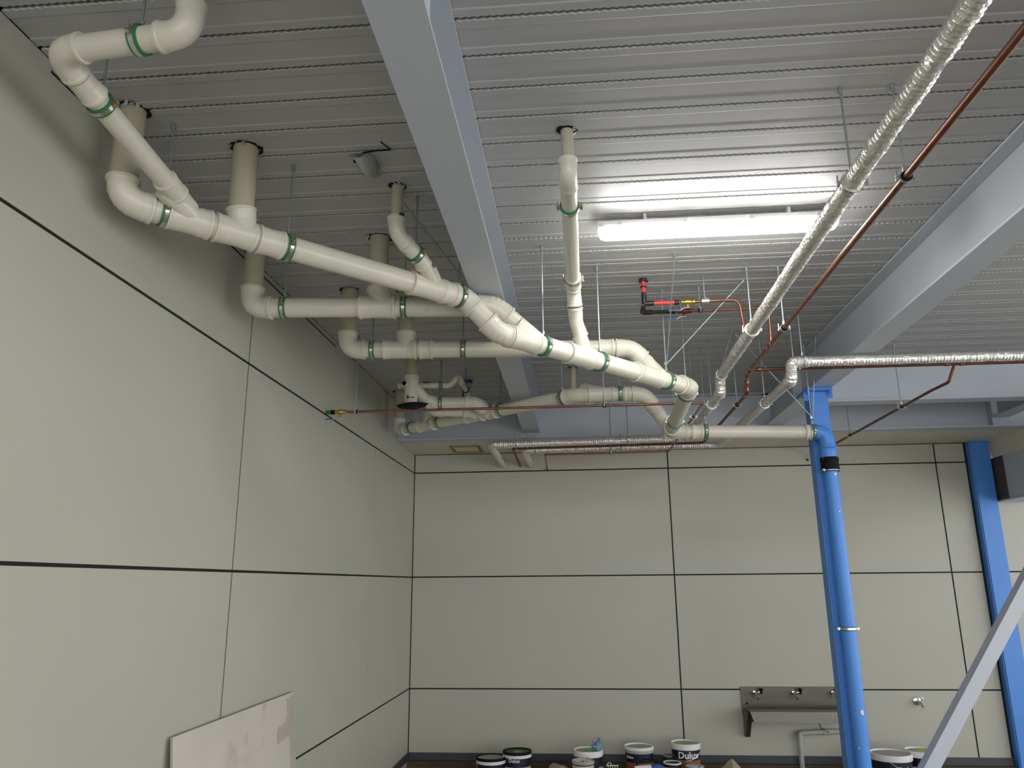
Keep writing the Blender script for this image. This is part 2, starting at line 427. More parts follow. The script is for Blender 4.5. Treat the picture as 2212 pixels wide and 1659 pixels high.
pipe(A, a1 + dS * .05, a2 - dS * .05)
elbow(A, a2 - dS * .085, a2, a2 + dB * .075, R=.13)
tpipe(A, a2, a3, .06, .06)
wye(A, a2 + dB * .08, a2 + dB * .285, a2 + dB * .24, (-.325, 4.055, 3.30))
wye(A, a2 + dB * .52, a2 + dB * .72, a2 + dB * .69, (.035, 4.37, 3.33), rb=.038, mouth=False)
wye(A, a2 + dB * 1.11, a2 + dB * 1.36, a2 + dB * 1.32, (.47, 4.95, 3.32), mouth=False)
elbow(A, a3 - dB * .1, a3, a3 + dC * .1, R=.1)
tpipe(A, a3, a4, .06, 0)

# ---- collector to the blue column
E_ = thing('drain_pipe', 'horizontal white drain pipe leading to the blue column', 'pipe', (1.3, 6.37, 3.11))
e0 = V((.785, 6.37, 3.118)); e1 = V((1.90, 6.37, 3.088))
dE = (e1 - e0).normalized()
pipe(E_, e0, e1)
wye(E_, e0 - dE * .06, e0 + dE * .14, e0, e0 + V((0, -.12, .01)), name='junction')
coupling(E_, e0 + dE * .215, dE, .09)
coupling(E_, e1 - dE * .01, dE, .05)

# ---- blue down pipe on column
Dp = thing('downpipe', 'blue painted downpipe strapped to the front of the blue column', 'pipe', (2.035, 6.37, 0))
elbow(Dp, e1 + dE * .0, (2.035, 6.37, 3.085), (2.035, 6.37, 2.93), R=.09, m='blue')
pipe(Dp, (2.035, 6.37, 2.95), (2.035, 6.37, 2.78), r=.0625, m='blue', name='upper_pipe')
pipe(Dp, (2.035, 6.37, 0), (2.035, 6.37, 2.84), m='blue', name='lower_pipe')
mb = MB().tube([(2.035, 6.37, 2.76), (2.035, 6.37, 2.775), (2.035, 6.37, 2.80), (2.035, 6.37, 2.835), (2.035, 6.37, 2.86), (2.035, 6.37, 2.875)], [.066, .073, .069, .069, .073, .066], 28)
mb.build('rubber_coupling', 'black', Dp)
for z, m_ in ((2.768, 'rod'), (2.86, 'black')):
    MB().ring((2.035, 6.37, z), (0, 0, 1), .010, .0735).bar((1.975, 6.32, z), (1.955, 6.31, z), .014, .018).build('hose_clip', m_, Dp)
for (ang, z, s) in ((-1.2, 2.735, .012), (-1.25, 2.44, .006), (-1.2, .97, .010), (-1.35, .965, .012), (-1.15, .955, .006), (-2.2, .72, .005)):
    c_ = V((2.035 + .0552 * math.cos(ang), 6.37 + .0552 * math.sin(ang), z))
    mb = MB(); nv = V((math.cos(ang), math.sin(ang), 0)); tv = V((-math.sin(ang), math.cos(ang), 0))
    vs = [c_ + nv * .0006 + tv * (s * random.uniform(.5, 1.1) * math.cos(q)) + V((0, 0, s * 1.3 * random.uniform(.6, 1.2) * math.sin(q))) for q in [k * .785 for k in range(8)]]
    vs += [v - nv * .003 for v in vs]
    mb.add(vs, [tuple(range(8))] + [(k, 8 + k, 8 + (k + 1) % 8, (k + 1) % 8) for k in range(8)]).build('paint_chip', 'white_plastic', Dp, smooth=False)

# ---- short small-bore run at top left
L_ = thing('drain_pipe', 'short white branch pipe with two bends at the top left corner', 'pipe', (-1.5, 2.1, 3.58))
rl = .041
l0 = V((-1.17, 1.965, 3.585)); l1 = V((-1.635, 2.005, 3.585)); l2 = V((-1.60, 2.84, 3.455)); dl = (l2 - l1).normalized(); dx_ = (l1 - l0).normalized()
tpipe(L_, l0, l1, .08, .08, rl); tpipe(L_, l1, l2, .08, 0, rl)
elbow(L_, l1 - dx_ * .10, l1, l1 + dl * .10, rl, R=.07)
elbow(L_, l0 + dx_ * .10, l0, l0 + V((0, 0, .11)), rl, R=.075)
pipe(L_, l0 + V((0, 0, .08)), l0 + V((0, 0, .27)), rl, m='pvc_dusty_shaded', name='riser')
elbow(L_, l1 + dl * .105, l1 + dl * .15, l1 + dl * .20 + V((.004, 0, 0)), rl, ends=(0, 1), name='coupling')
coupling(L_, l1 + dl * .70, dl, .10, rl)

# ---- second pipe from the left wall (parallel to the back wall)
B_ = thing('drain_pipe', 'white drain pipe running from left wall just behind the main drain, upper of two', 'pipe', (-1.2, 3.95, 3.41))
b0 = V((-1.785, 3.915, 3.412)); b1 = V((-.50, 4.02, 3.404)); b2 = V((-.36, 4.06, 3.33)); b3 = V((-.20, 4.14, 3.225)); db = (b1 - b0).normalized()
pipe(B_, b0 + V((0, 0, .08)), b0 + V((0, 0, .44)), m='pvc_dusty_shaded', name='riser'); cut_hole(b0.x, b0.y, R1)
elbow(B_, b0 + V((0, 0, .12)), b0, b0 + db * .12, R=.085)
tpipe(B_, b0, b1, .1, .2)
p_ = b0 + db * .735
wye(B_, p_ - db * .13, p_ + db * .075, p_ + db * .01, (-1.085, 3.975, 3.53))
pipe(B_, (-1.085, 3.975, 3.5), (-1.085, 3.975, 3.86), m='pvc_dusty_shaded', name='riser'); cut_hole(-1.085, 3.975, R1)
b1 = V((-.43, 4.01, 3.403)); dd = (b3 - b1).normalized()
tpipe(B_, b0 + db * 1.0, b1, 0, .06); tpipe(B_, b1, b3, .06, 0)
elbow(B_, b1 - db * .09, b1, b1 + dd * .1, R=.12)

# ---- third pipe from the left wall
C_ = thing('drain_pipe', 'white drain pipe running from left wall passing under the main drain, lower of two', 'pipe', (-.5, 4.8, 3.41))
c0 = V((-1.485, 4.75, 3.412)); c1 = V((.385, 4.925, 3.41)); c2 = V((.60, 5.00, 3.19)); dc = (c1 - c0).normalized(); dd = (c2 - c1).normalized()
pipe(C_, c0 + V((0, 0, .08)), c0 + V((0, 0, .44)), m='pvc_dusty_shaded', name='riser'); cut_hole(c0.x, c0.y, R1)
elbow(C_, c0 + V((0, 0, .12)), c0, c0 + dc * .12, R=.085)
tpipe(C_, c0, c1, .1, .07); tpipe(C_, c1, c2, .07, 0)
p_ = c0 + dc * .385
wye(C_, p_ - dc * .15, p_ + dc * .075, p_, (-1.105, 4.79, 3.53))
coupling(C_, c0 + dc * .52, dc, .09)
pipe(C_, (-1.105, 4.79, 3.5), (-1.105, 4.79, 3.86), m='pvc_dusty_shaded', name='riser'); cut_hole(-1.105, 4.79, R1)
elbow(C_, c1 - dc * .11, c1, c1 + dd * .1, R=.13)
coupling(C_, c1 - dc * .17, dc, .10)

# ---- branch into main drain beside the beam
Br = thing('drain_pipe', 'small white S-shaped branch pipe dropping into the main drain left of the beam', 'pipe', (-.8, 3.5, 3.55))
q = [V((-.849, 3.405, 3.66)), V((-.847, 3.405, 3.575)), V((-.755, 3.535, 3.495)), V((-.715, 3.70, 3.43))]
pipe(Br, (-.849, 3.405, 3.63), (-.849, 3.405, 3.86), .028, m='pvc_dusty_shaded', name='riser'); cut_hole(-.849, 3.405, .03)
elbow(Br, q[0], q[1], lerp(q[1], q[2], .42), .038, R=.09)
elbow(Br, lerp(q[1], q[2], .42), q[2], lerp(q[2], q[3], .30), .038, R=.09)
pipe(Br, lerp(q[2], q[3], .2), q[3], .038)
MB().bar((-.822, 3.355, 3.655), (-.80, 3.368, 3.655), .001, .014).bar((-.80, 3.425, 3.525), (-.785, 3.445, 3.513), .001, .014).build('print_mark', 'print', Br, smooth=False)

# ---- single branch right of the beam
G_ = thing('drain_pipe', 'small white branch pipe coming from a ceiling hole right of the beam', 'pipe', (0, 3.6, 3.6))
g0 = V((0, 3.0, 3.61)); g1 = V((.012, 4.24, 3.575)); g2 = V((.022, 4.34, 3.405)); g3 = V((.085, 4.435, 3.22)); dg = (g1 - g0).normalized()
pipe(G_, (0, 3.0, 3.62), (0, 3.0, 3.86), .028, m='pvc_dusty_shaded', name='riser'); cut_hole(0, 3.0, .03)
elbow(G_, (0, 3.0, 3.69), g0, g0 + dg * .09, .036, R=.05)
tpipe(G_, g0, g1, .06, .045, .038)
coupling(G_, g1 - dg * .14, dg, .09, .038)
elbow(G_, g1 - dg * .05, g1, lerp(g1, g2, .5), .038, R=.06)
elbow(G_, lerp(g1, g2, .55), g2, lerp(g2, g3, .42), .038, R=.09)
pipe(G_, lerp(g2, g3, .3), g3, .038)

# ---- far run in the left corner
D_ = thing('drain_pipe', 'far white drain pipe from the left back corner rising diagonally towards the copper pipe', 'pipe', (-.8, 6.8, 3.41))
d0 = V((-1.79, 7.56, 3.425)); d1 = V((.0, 6.15, 3.398)); d2 = V((.565, 6.16, 3.40)); d3 = V((.70, 6.30, 3.24)); d4 = V((.785, 6.37, 3.14))
u1 = (d1 - d0).normalized(); u2 = (d2 - d1).normalized(); u3 = (d3 - d2).normalized()
pipe(D_, d0 + V((0, 0, .08)), d0 + V((0, 0, .42)), m='pvc_dusty_shaded', name='riser'); cut_hole(d0.x, d0.y, R1)
elbow(D_, d0 + V((0, 0, .12)), d0, d0 + u1 * .12, R=.085)
tpipe(D_, d0, d1, .1, .06); tpipe(D_, d1, d2, .06, .08); tpipe(D_, d2 + u3 * .1, d3, 0, .06)
p_ = d0 + u1 * .46
wye(D_, p_ - u1 * .13, p_ + u1 * .09, p_, p_ + V((0, 0, .13)))
pipe(D_, p_ + V((0, 0, .1)), p_ + V((0, 0, .43)), m='pvc_dusty_shaded', name='riser'); cut_hole(p_.x, p_.y, R1)
p_ = d0 + u1 * 1.12
wye(D_, p_ - u1 * .12, p_ + u1 * .10, p_, p_ + V((-.03, -.16, .07)))
coupling(D_, p_ + u1 * .22, u1, .10)
elbow(D_, d1 - u1 * .1, d1, d1 + u2 * .1, R=.13)
wye(D_, d1 + u2 * .11, d1 + u2 * .32, d1 + u2 * .24, d1 + V((.08, .15, .08)), mouth=False)
coupling(D_, d2 - u2 * .14, u2, .05)
elbow(D_, d2 - u2 * .1, d2, d2 + u3 * .12, R=.14)
elbow(D_, d2 + u3 * .15, d3 - u3 * .02, d4 - (d4 - d3).normalized() * .05, R=.1, ends=(1, 0))

# ---- stub feeding far run from a ceiling hole
U_ = thing('drain_pipe', 'short white pipe behind the far run dropping from a small ceiling hole', 'pipe', (0, 6.8, 3.6))
pipe(U_, (-.01, 6.85, 3.6), (-.01, 6.85, 3.86), .028, m='pvc_dusty_shaded', name='riser'); cut_hole(-.01, 6.85, .032)
elbow(U_, (-.01, 6.85, 3.60), (-.01, 6.80, 3.53), (.09, 6.73, 3.52), .05, R=.06)
elbow(U_, (.10, 6.72, 3.52), (.18, 6.66, 3.52), (.20, 6.45, 3.45), .05, R=.09)
pipe(U_, (.20, 6.46, 3.455), (.215, 6.25, 3.42), .05)

# ---- gully fitting with black cap and its outlet pipe
S_ = thing('floor_waste', 'white vertical gully fitting with black tray underneath in the left corner', 'fitting', (-1.40, 6.33, 3.4))
pipe(S_, (-1.40, 6.33, 3.63), (-1.40, 6.33, 3.86), m='pvc_dusty_shaded', name='riser'); cut_hole(-1.40, 6.33, R1)
mb = MB().tube([(-1.40, 6.33, z) for z in (3.405, 3.41, 3.57, 3.60, 3.655, 3.66)], [.05, .056, .06, .067, .067, .06], 28); mb.build('body', 'pvc', S_)
MB().tube([(-1.43, 6.30, 3.575), (-1.445, 6.262, 3.575)], .026, 18).build('side_mouth', 'pvc', S_)
MB().ring((-1.446, 6.26, 3.575), (-.35, -1, 0), .004, .02, 16).build('mouth_opening', 'dark_hole', S_)
MB().bar((-1.422, 6.272, 3.455), (-1.408, 6.2725, 3.455), .001, .03).bar((-1.403, 6.272, 3.452), (-1.365, 6.280, 3.452), .001, .012).build('print_mark', 'print', S_, smooth=False)
vs = []; n = 24
prof = [(.04, -.035), (.085, -.028), (.09, -.018), (.10, -.008), (.06, 0)]
mb = MB()
for (r, z) in prof:
    for k in range(n):
        a = k * 2 * math.pi / n; rx = r * (1 + .35 * abs(math.cos(a)) ** 6)
        vs.append((-1.385 + rx * math.cos(a) * 1.05, 6.32 + r * math.sin(a), 3.405 + z + .006 * math.cos(a)))
fs = [tuple(range(n - 1, -1, -1)), tuple((len(prof) - 1) * n + k for k in range(n))]
for i in range(len(prof) - 1):
    for k in range(n): fs.append((i * n + k, i * n + (k + 1) % n, (i + 1) * n + (k + 1) % n, (i + 1) * n + k))
mb.add(vs, fs).build('black_tray', 'black', S_)
mb = MB().tube(fillet([(-1.385, 6.35, 3.57), (-1.30, 6.42, 3.47), (-1.22, 6.45, 3.445)], .06), .05, 24); mb.build('outlet_branch', 'pvc', S_)
P_ = thing('drain_pipe', 'short white outlet pipe between the gully fitting and the far drain', 'pipe', (-1.05, 6.5, 3.44))
pipe(P_, (-1.29, 6.46, 3.44), (-.90, 6.50, 3.44)); coupling(P_, (-1.255, 6.463, 3.44), (1, .1, 0), .06)
elbow(P_, (-.95, 6.495, 3.44), (-.86, 6.50, 3.44), (-.83, 6.62, 3.43), R=.09)
pipe(P_, (-.832, 6.60, 3.432), (-.80, 6.78, 3.42))
P2 = thing('drain_pipe', 'short white pipe mostly hidden behind the thin copper pipe in the left corner', 'pipe', (-1.1, 6.62, 3.36))
tpipe(P2, (-1.27, 6.66, 3.425), (-.95, 6.76, 3.425), .05, .05); elbow(P2, (-1.18, 6.69, 3.425), (-1.27, 6.66, 3.425), (-1.30, 6.65, 3.52), R=.06)
elbow(P2, (-1.01, 6.74, 3.425), (-.95, 6.76, 3.425), (-.90, 6.83, 3.42), R=.1)
s_ = thing('trap_pipe', 'thin white pipe with a small trap bend left of the beam in far corner', 'pipe', (-1.2, 6.45, 3.6))
pipe(s_, (-1.53, 6.44, 3.60), (-1.15, 6.48, 3.60), .024); MB().ring((-1.53, 6.44, 3.6), (1, 0, 0), .02, .03, 18).build('end_cap', 'pvc', s_)
coupling(s_, (-1.235, 6.47, 3.6), (1, .1, 0), .07, .024)
elbow(s_, (-1.16, 6.478, 3.60), (-1.09, 6.485, 3.60), (-1.035, 6.49, 3.66), .024, R=.05)
elbow(s_, (-1.04, 6.49, 3.655), (-1.01, 6.50, 3.69), (-.995, 6.56, 3.64), .024, R=.03)
pipe(s_, (-1.0, 6.55, 3.648), (-.975, 6.86, 3.60), .026)
t = thing('pipe_stub', 'short grey ceiling pipe stub with a blue collar near the trap bend', 'pipe', (-1.03, 7.2, 3.8))
pipe(t, (-1.03, 7.2, 3.70), (-1.03, 7.2, 3.86), .033, m='pvc_grey', name='stub'); MB().ring((-1.03, 7.2, 3.815), (0, 0, 1), .03, .042).build('collar', 'roller_blue', t)
MB().tube([(-1.075, 7.17, 3.82), (-1.075, 7.17, 3.68), (-1.06, 7.16, 3.62)], .006, 8).build('cable', 'black', t)

# ------------------------------------------------------------------ foil-wrapped and copper water pipes
def foil_tube(par, pts, r, name='foil_wrap', R=.05, step=.011):
    path = fillet(pts, R, 8); out = []; rad = []
    for i in range(len(path) - 1):
        a, b = path[i], path[i + 1]; L = (b - a).length; k = max(1, int(L / step))
        for j in range(k):
            out.append(a.lerp(b, j / k))
    out.append(path[-1])
    s = 0
    for i in range(len(out)):
        if i: s += (out[i] - out[i - 1]).length
        rad.append(r + random.uniform(-.0012, .0014) + (.0020 if i % 2 else -.0014) + .0016 * math.sin(s * 31) * math.sin(s * 7.3))
    return MB().tube(out, rad, 18, jitter=.0011).build(name, 'foil', par, ang=.30, org=pts[0])
rf = .036
zl = 3.295
F1 = thing('foil_pipe', 'large foil-wrapped pipe slanting across the upper right past the light', 'pipe', (1.1, 3, 3.41))
foil_tube(F1, [(1.10, -2, 3.41), (1.10, 5.70, 3.41)], rf, 'foil_wrap')
foil_tube(F1, [(1.10, 5.66, 3.41), (1.10, 5.735, 3.41), (1.10, 5.755, zl), (1.10, 5.83, zl)], rf + .003, 'foil_bend', R=.03, step=.008)
foil_tube(F1, [(1.10, 5.8, zl), (1.10, 7.68, zl), (-.862, 7.68, zl - .02), (-.862, 9.0, zl - .03)], rf - .002, 'foil_tail', R=.05)
MB().ring((1.10, 5.665, 3.41), (0, 1, 0), .014, rf + .008).ring((1.10, 6.16, zl), (0, 1, 0), .010, rf + .005).build('joint_band', 'foil', F1)
F2 = thing('foil_pipe', 'foil-wrapped pipe running horizontally to the right edge above the blue column', 'pipe', (2.6, 5.42, 3.42))
foil_tube(F2, [(7, 5.46, 3.42), (1.56, 5.42, 3.42)], rf, 'foil_wrap')
foil_tube(F2, [(1.66, 5.42, 3.42), (1.545, 5.42, 3.42), (1.535, 5.43, 3.29), (1.53, 5.53, 3.29)], rf + .004, 'foil_bend', R=.03, step=.008)
foil_tube(F2, [(1.53, 5.48, 3.29), (1.47, 8.0, 3.28), (-.545, 8.0, 3.265), (-.53, 9.0, 3.25)], rf - .003, 'foil_tail', R=.05)
rc = .0145
def copper(par, pts, r=rc, m='copper', name='copper_pipe', R=.05):
    return MB().tube(fillet(pts, R, 8), r, 16).build(name, m, par, org=pts[0])
def cfit(par, p, d, r=rc, L=.03, m='copper', name='joint_collar'):
    return MB().ring(p, d, L, r + .004, 16).build(name, m, par, org=p)
K2 = thing('copper_pipe', 'thick copper pipe running parallel to the large foil pipe at upper right', 'pipe', (1.3, 3, 3.42))
copper(K2, [(1.305, -2, 3.42), (1.298, 5.60, 3.42)])
copper(K2, [(1.298, 5.55, 3.42), (1.298, 5.73, 3.42), (1.30, 5.76, 3.29), (1.30, 5.9, 3.285), (1.29, 7.86, 3.28), (-.66, 7.9, 3.27), (-.66, 9.0, 3.25)], .0125, 'copper_old', 'copper_tail', R=.04)
for p, d in (((1.298, 4.96, 3.42), (0, 1, 0)), ((1.298, 5.06, 3.42), (0, 1, 0)), ((1.298, 5.575, 3.42), (0, 1, 0)), ((1.298, 5.69, 3.42), (0, 1, 0)), ((1.30, 5.85, 3.287), (0, 1, 0))): cfit(K2, p, d)
cfit(K2, (1.30, 5.748, 3.37), (0, .15, -1)); cfit(K2, (1.30, 5.757, 3.31), (0, .1, -1))
K3 = thing('copper_pipe', 'copper pipe just below the horizontal foil pipe at the right edge', 'pipe', (2.5, 5.6, 3.42))
copper(K3, [(1.30, 5.59, 3.42), (7, 5.63, 3.42)], .0125, 'copper_old')
cfit(K3, (1.36, 5.59, 3.42), (1, 0, 0), .0125); MB().ring((1.645, 5.592, 3.42), (1, 0, 0), .02, .02, 16).build('joint_collar', 'steel', K3)
cfit(K3, (2.69, 5.6, 3.42), (1, 0, 0), .0125); cfit(K3, (2.79, 5.6, 3.42), (1, 0, 0), .0125)
K4 = thing('copper_pipe', 'dark copper branch pipe slanting behind the blue column on the right', 'pipe', (2.7, 6.5, 3.3))
copper(K4, [(2.74, 5.61, 3.41), (2.71, 5.66, 3.30), (2.69, 5.9, 3.297), (2.69, 8.99, 3.29)], .011, 'copper_old', R=.03)
K1 = thing('copper_pipe', 'long thin copper pipe from a brass valve on the left wall crossing under the drains', 'pipe', (-.4, 5.7, 3.2))
copper(K1, [(-1.79, 5.69, 3.205), (.955, 5.70, 3.203), (.945, 7.93, 3.21), (-.325, 7.96, 3.21), (-.345, 9.0, 3.205)], .0095, 'copper', R=.03)
MB().tube([(-1.922, 5.69, 3.206), (-1.875, 5.69, 3.206)], .014, 16).build('green_stub', 'green_pipe', K1)
MB().ring((-1.868, 5.69, 3.206), (1, 0, 0), .03, .018, 16).build('union_nut', 'black', K1)
def valve(par, p, d, s=1.0, m='brass'):
    p = V(p); d = V(d).normalized()
    mb = MB().tube([p + d * x * s for x in (-.045, -.04, -.03, -.028, -.012, .0, .012, .028, .03, .045, .05)], [x * s for x in (.012, .017, .017, .014, .02, .022, .02, .014, .017, .017, .011)], 12)
    mb.tube([p, p + V((0, 0, -.035 * s))], .009 * s, 10)
    o = mb.build('valve_body', m, par, org=p)
    h = p + V((0, 0, -.036 * s)); b = -d
    MB().tube(fillet([h + d * .012 * s, h, h + b * .03 * s + V((0, 0, -.004)), h + b * .05 * s + V((0, 0, -.018 * s)), h + b * .115 * s + V((0, 0, -.018 * s))], .01), .0042 * s, 8).build('lever', 'steel', o)
    MB().bar(h + b * .055 * s + V((0, 0, -.018 * s)), h + b * .125 * s + V((0, 0, -.018 * s)), .012 * s, .007 * s).build('lever_grip', 'lever', o, smooth=False)
valve(K1, (-1.81, 5.69, 3.206), (1, 0, 0), 1.0)

# red and black plastic water branches
W1 = thing('water_branch', 'red plastic water pipe with brass valve dropping from the ceiling below the light', 'pipe', (.468, 4.76, 3.66))
MB().tube([(.468, 4.76, 3.72), (.468, 4.76, 3.83)], .0135, 16).build('red_riser', 'red', W1)
MB().ring((.468, 4.76, 3.822), (0, 0, 1), .018, .026, 16).bar((.44, 4.76, 3.815), (.50, 4.76, 3.815), .03, .006).build('ceiling_flange', 'black_pipe', W1)
MB().ring((.468, 4.76, 3.775), (0, 0, 1), .008, .021, 12).build('collar', 'black_pipe', W1)
MB().tube([(.468, 4.76, 3.735), (.468, 4.76, 3.66)], .0165, 16).tube([(.468, 4.76, 3.66), (.53, 4.76, 3.66)], .017, 16).tube([(.468, 4.76, 3.66), (.468, 4.83, 3.66)], .0165, 16).build('tee_fitting', 'black_pipe', W1)
MB().tube([(.52, 4.76, 3.66), (.66, 4.76, 3.66)], .013, 16).build('red_pipe', 'red', W1)
MB().ring((.675, 4.76, 3.66), (1, 0, 0), .03, .0165, 16).build('union_nut', 'black_pipe', W1)
valve(W1, (.745, 4.76, 3.66), (1, 0, 0), 1.0)
copper(W1, [(.79, 4.76, 3.66), (1.07, 4.76, 3.665), (1.10, 4.80, 3.44)], .009, R=.06)
W2 = thing('water_branch', 'black plastic water pipe with dull valve just behind the red pipe', 'pipe', (.47, 4.93, 3.66))
MB().tube(fillet([(.468, 4.84, 3.66), (.468, 4.93, 3.66), (.53, 4.93, 3.66)], .02), .0165, 16).build('elbow_fitting', 'black_pipe', W2)
MB().tube([(.52, 4.93, 3.66), (.665, 4.93, 3.66)], .0125, 16).build('black_pipe', 'black_pipe', W2)
MB().ring((.675, 4.93, 3.66), (1, 0, 0), .03, .0165, 16).build('union_nut', 'black_pipe', W2)
valve(W2, (.745, 4.93, 3.66), (1, 0, 0), 1.0, 'copper_old')
copper(W2, [(.79, 4.93, 3.66), (1.298, 4.94, 3.665), (1.298, 4.96, 3.44)], .008, R=.02)
cfit(W2, (1.298, 4.96, 3.455), (0, 0, 1), .008)

# ------------------------------------------------------------------ hangers
GRP = None
def hanger(label, p, d, r, kind='green', top=ZC, rodr=.0047, shift=(0, 0), brace=()):
    p = V(p); d = V(d).normalized(); side = d.cross(V((0, 0, 1))).normalized(); up = side.cross(d).normalized()
    t = thing('pipe_hanger', label, 'hanger', p)
    zt = p + V((0, 0, 1)) * (r + .018)
    tp = V((p.x + shift[0], p.y + shift[1], top))
    MB().tube([zt, tp], rodr, 8).build('rod', 'rod', t, org=p)
    MB().ring(tp - V((0, 0, .016)), (0, 0, 1), .034, rodr * 2.0, 8).build('anchor_nut', 'rod', t, org=p)
    MB().ring(zt, (0, 0, 1), .024, rodr * 1.9, 6).build('boss_nut', 'steel', t, org=p)
    k = min(1, r / .05 + .25)
    if kind == 'green': lm, lw = 'rubber_green', .032
    elif kind == 'black': lm, lw = 'black', .026
    else: lm, lw = 'foil', .02
    def band(ri, ro, wd):
        n = 28; m = MB(); vs = []; fs = []
        for i in range(n):
            a = 2 * math.pi * i / n; e = side * math.cos(a) + up * math.sin(a)
            for (rr, w_) in ((ri, -wd / 2), (ro, -wd / 2), (ro, wd / 2), (ri, wd / 2)): vs.append(p + e * rr + d * w_)
        for i in range(n):
            j = (i + 1) % n
            for q in range(4): fs.append((i * 4 + q, i * 4 + (q + 1) % 4, j * 4 + (q + 1) % 4, j * 4 + q))
        return m.add(vs, fs)
    band(r - .001, r + .005, lw).build('liner', lm, t, org=p)
    band(r + .004, r + .0075, lw * .5).build('steel_band', 'steel', t, org=p)
    for s in (-1, 1):
        c = p + side * s * (r + .016)
        MB().bar(p + side * s * (r + .004) + up * .005, c + up * .005 + side * s * .006, lw * .55, .003, up).bar(p + side * s * (r + .004) - up * .005, c - up * .005 + side * s * .006, lw * .55, .003, up).build('lug', 'steel', t, smooth=False, org=p)
        MB().tube([c - up * .014, c + up * (.03 if s < 0 else .02)], .0032, 8).ring(c - up * .012, up, .007, .0075, 6).build('bolt', 'brass' if (s > 0 and kind == 'green') else 'steel', t, org=p)
    for q in brace:
        q = V(q); j = p + V((0, 0, r + .06))
        MB().tube([j + V((.008, 0, 0)), q], rodr * .9, 8).build('brace_rod', 'rod', t, org=p)
        MB().ring(q, (j - q), .03, rodr * 2, 6).build('brace_anchor', 'rod', t, org=p)
    if brace: MB().ring(p + V((0, 0, r + .06)), (0, 0, 1), .02, rodr * 2.6, 8).build('brace_knuckle', 'steel', t, org=p)
    return t
N = 'green-lined clamp hanger '
X1, Y1 = V((1, 0, 0)), V((0, 1, 0))
hanger(N + 'on main drain right after its first bend by left wall', a0 + dA * .165, dA, R1 + .002)
hanger(N + 'on main drain after its vertical riser junction', a0 + dA * .705, dA, R1 + .002)
hanger(N + 'on main drain beneath the beam, with a slanted brace rod', a1 - dA * .035, dA, R1 + .004, brace=((-.86, 3.50, 3.82),))
hanger(N + 'on main drain just past the downward bend', a2 + dB * .335, dB, R1 + .002)
hanger(N + 'halfway along the bright lower part of main drain', a2 + dB * .80, dB, R1 + .002)
hanger(N + 'on main drain near the red pipe, with two brace rods', a2 + dB * 1.43, dB, R1 + .002, brace=((.626, 4.372, 3.82), (1.12, 4.85, 3.82)))
hanger(N + 'on main drain directly below its last bend', a3 + dC * .16, dC, R1 + .002)
hanger(N + 'where main drain meets the horizontal pipe to the column', a3 + dC * .93, dC, R1 + .002)
hanger(N + 'on the slanted leg of the top left branch pipe', l1 + dl * .235, dl, rl + .002)
hanger(N + 'on the level leg of the top left branch pipe', l0 + dx_ * .17, dx_, rl + .002)
hanger(N + 'on the S-shaped branch left of the beam', lerp(q[1], q[2], .84), (.5, .8, -.3), .042)
hanger('greyish clamp hanger nearest the ceiling hole on the branch right of beam', g0 + dg * .27, dg, .039)
hanger('second clamp hanger, lower, on the branch right of beam', g0 + dg * 1.1, dg, .039)
hanger(N + 'on the upper wall pipe beside its elbow', b0 + db * .185, db, R1 + .001)
hanger(N + 'on the upper wall pipe beneath the S-shaped branch', b0 + db * .855, db, R1 + .001)
hanger(N + 'on the lower wall pipe beside its elbow', c0 + dc * .165, dc, R1 + .001)
hanger(N + 'on the lower wall pipe left of the beam', c0 + dc * .765, dc, R1 + .001)
hanger(N + 'on the far drain at its corner elbow', d0 + u1 * .20, u1, R1 + .001)
hanger(N + 'on the far drain between two junctions', d0 + u1 * .62, u1, R1 + .001)
hanger(N + 'on the far drain left of the beam', d0 + u1 * 1.44, u1, R1 + .001)
hanger(N + 'on the far drain right before its bend', d1 - u1 * .13, u1, R1 + .001)
hanger(N + 'on the level part of the far drain behind main drain', d1 + u2 * .37, u2, R1 + .001)
hanger(N + 'on the horizontal pipe to the column, left end', e0 + dE * .285, dE, R1 + .001, brace=((1.25, 5.9, 3.82),))
hanger(N + 'at the blue column end of the horizontal pipe', e1 + dE * .03, dE, R1 + .004, brace=((1.30, 6.0, 3.82), (1.95, 6.1, 3.81)))
hanger(N + 'on the gully outlet pipe in the far corner', (-1.165, 6.473, 3.44), X1, R1 + .001)
hanger(N + 'on the thin trap pipe in the far corner', (-1.165, 6.478, 3.6), X1, .026)
hanger('hanger with black lining at the end of the thin trap pipe', (-.985, 6.74, 3.62), (.1, 1, -.15), .028, 'black')
hanger('steel band hanger on the large foil pipe nearest the viewer', (1.10, 2.805, 3.41), Y1, rf + .002, 'foil')
hanger('steel band hanger on the large foil pipe by the copper bend', (1.10, 4.615, 3.41), Y1, rf + .002, 'foil')
hanger('steel hanger on the lower end of the large foil pipe', (1.10, 6.17, zl), Y1, rf, 'foil')
hanger('black-lined clamp hanger on the thick copper pipe nearest the viewer', (1.302, 2.805, 3.42), Y1, rc + .002, 'black')
hanger('black-lined clamp hanger on the thick copper pipe before its tee', (1.299, 4.635, 3.42), Y1, rc + .002, 'black')
hanger('black-lined clamp hanger on the dark lower part of the thick copper pipe', (1.298, 6.16, 3.284), Y1, .0145, 'black')
hanger('steel hanger at the left bend of the horizontal foil pipe', (1.625, 5.42, 3.42), X1, rf + .002, 'foil')
hanger('thin rod hanger on copper pipe behind the left bend of horizontal foil pipe', (1.61, 5.592, 3.42), X1, .0135, 'black')
hanger('thin rod hanger on the slanting foil tail left of the column', (1.515, 6.15, 3.288), Y1, rf, 'foil')
hanger('black-lined hanger on the thin copper pipe near the wall valve', (-1.69, 5.69, 3.205), X1, .0105, 'black')
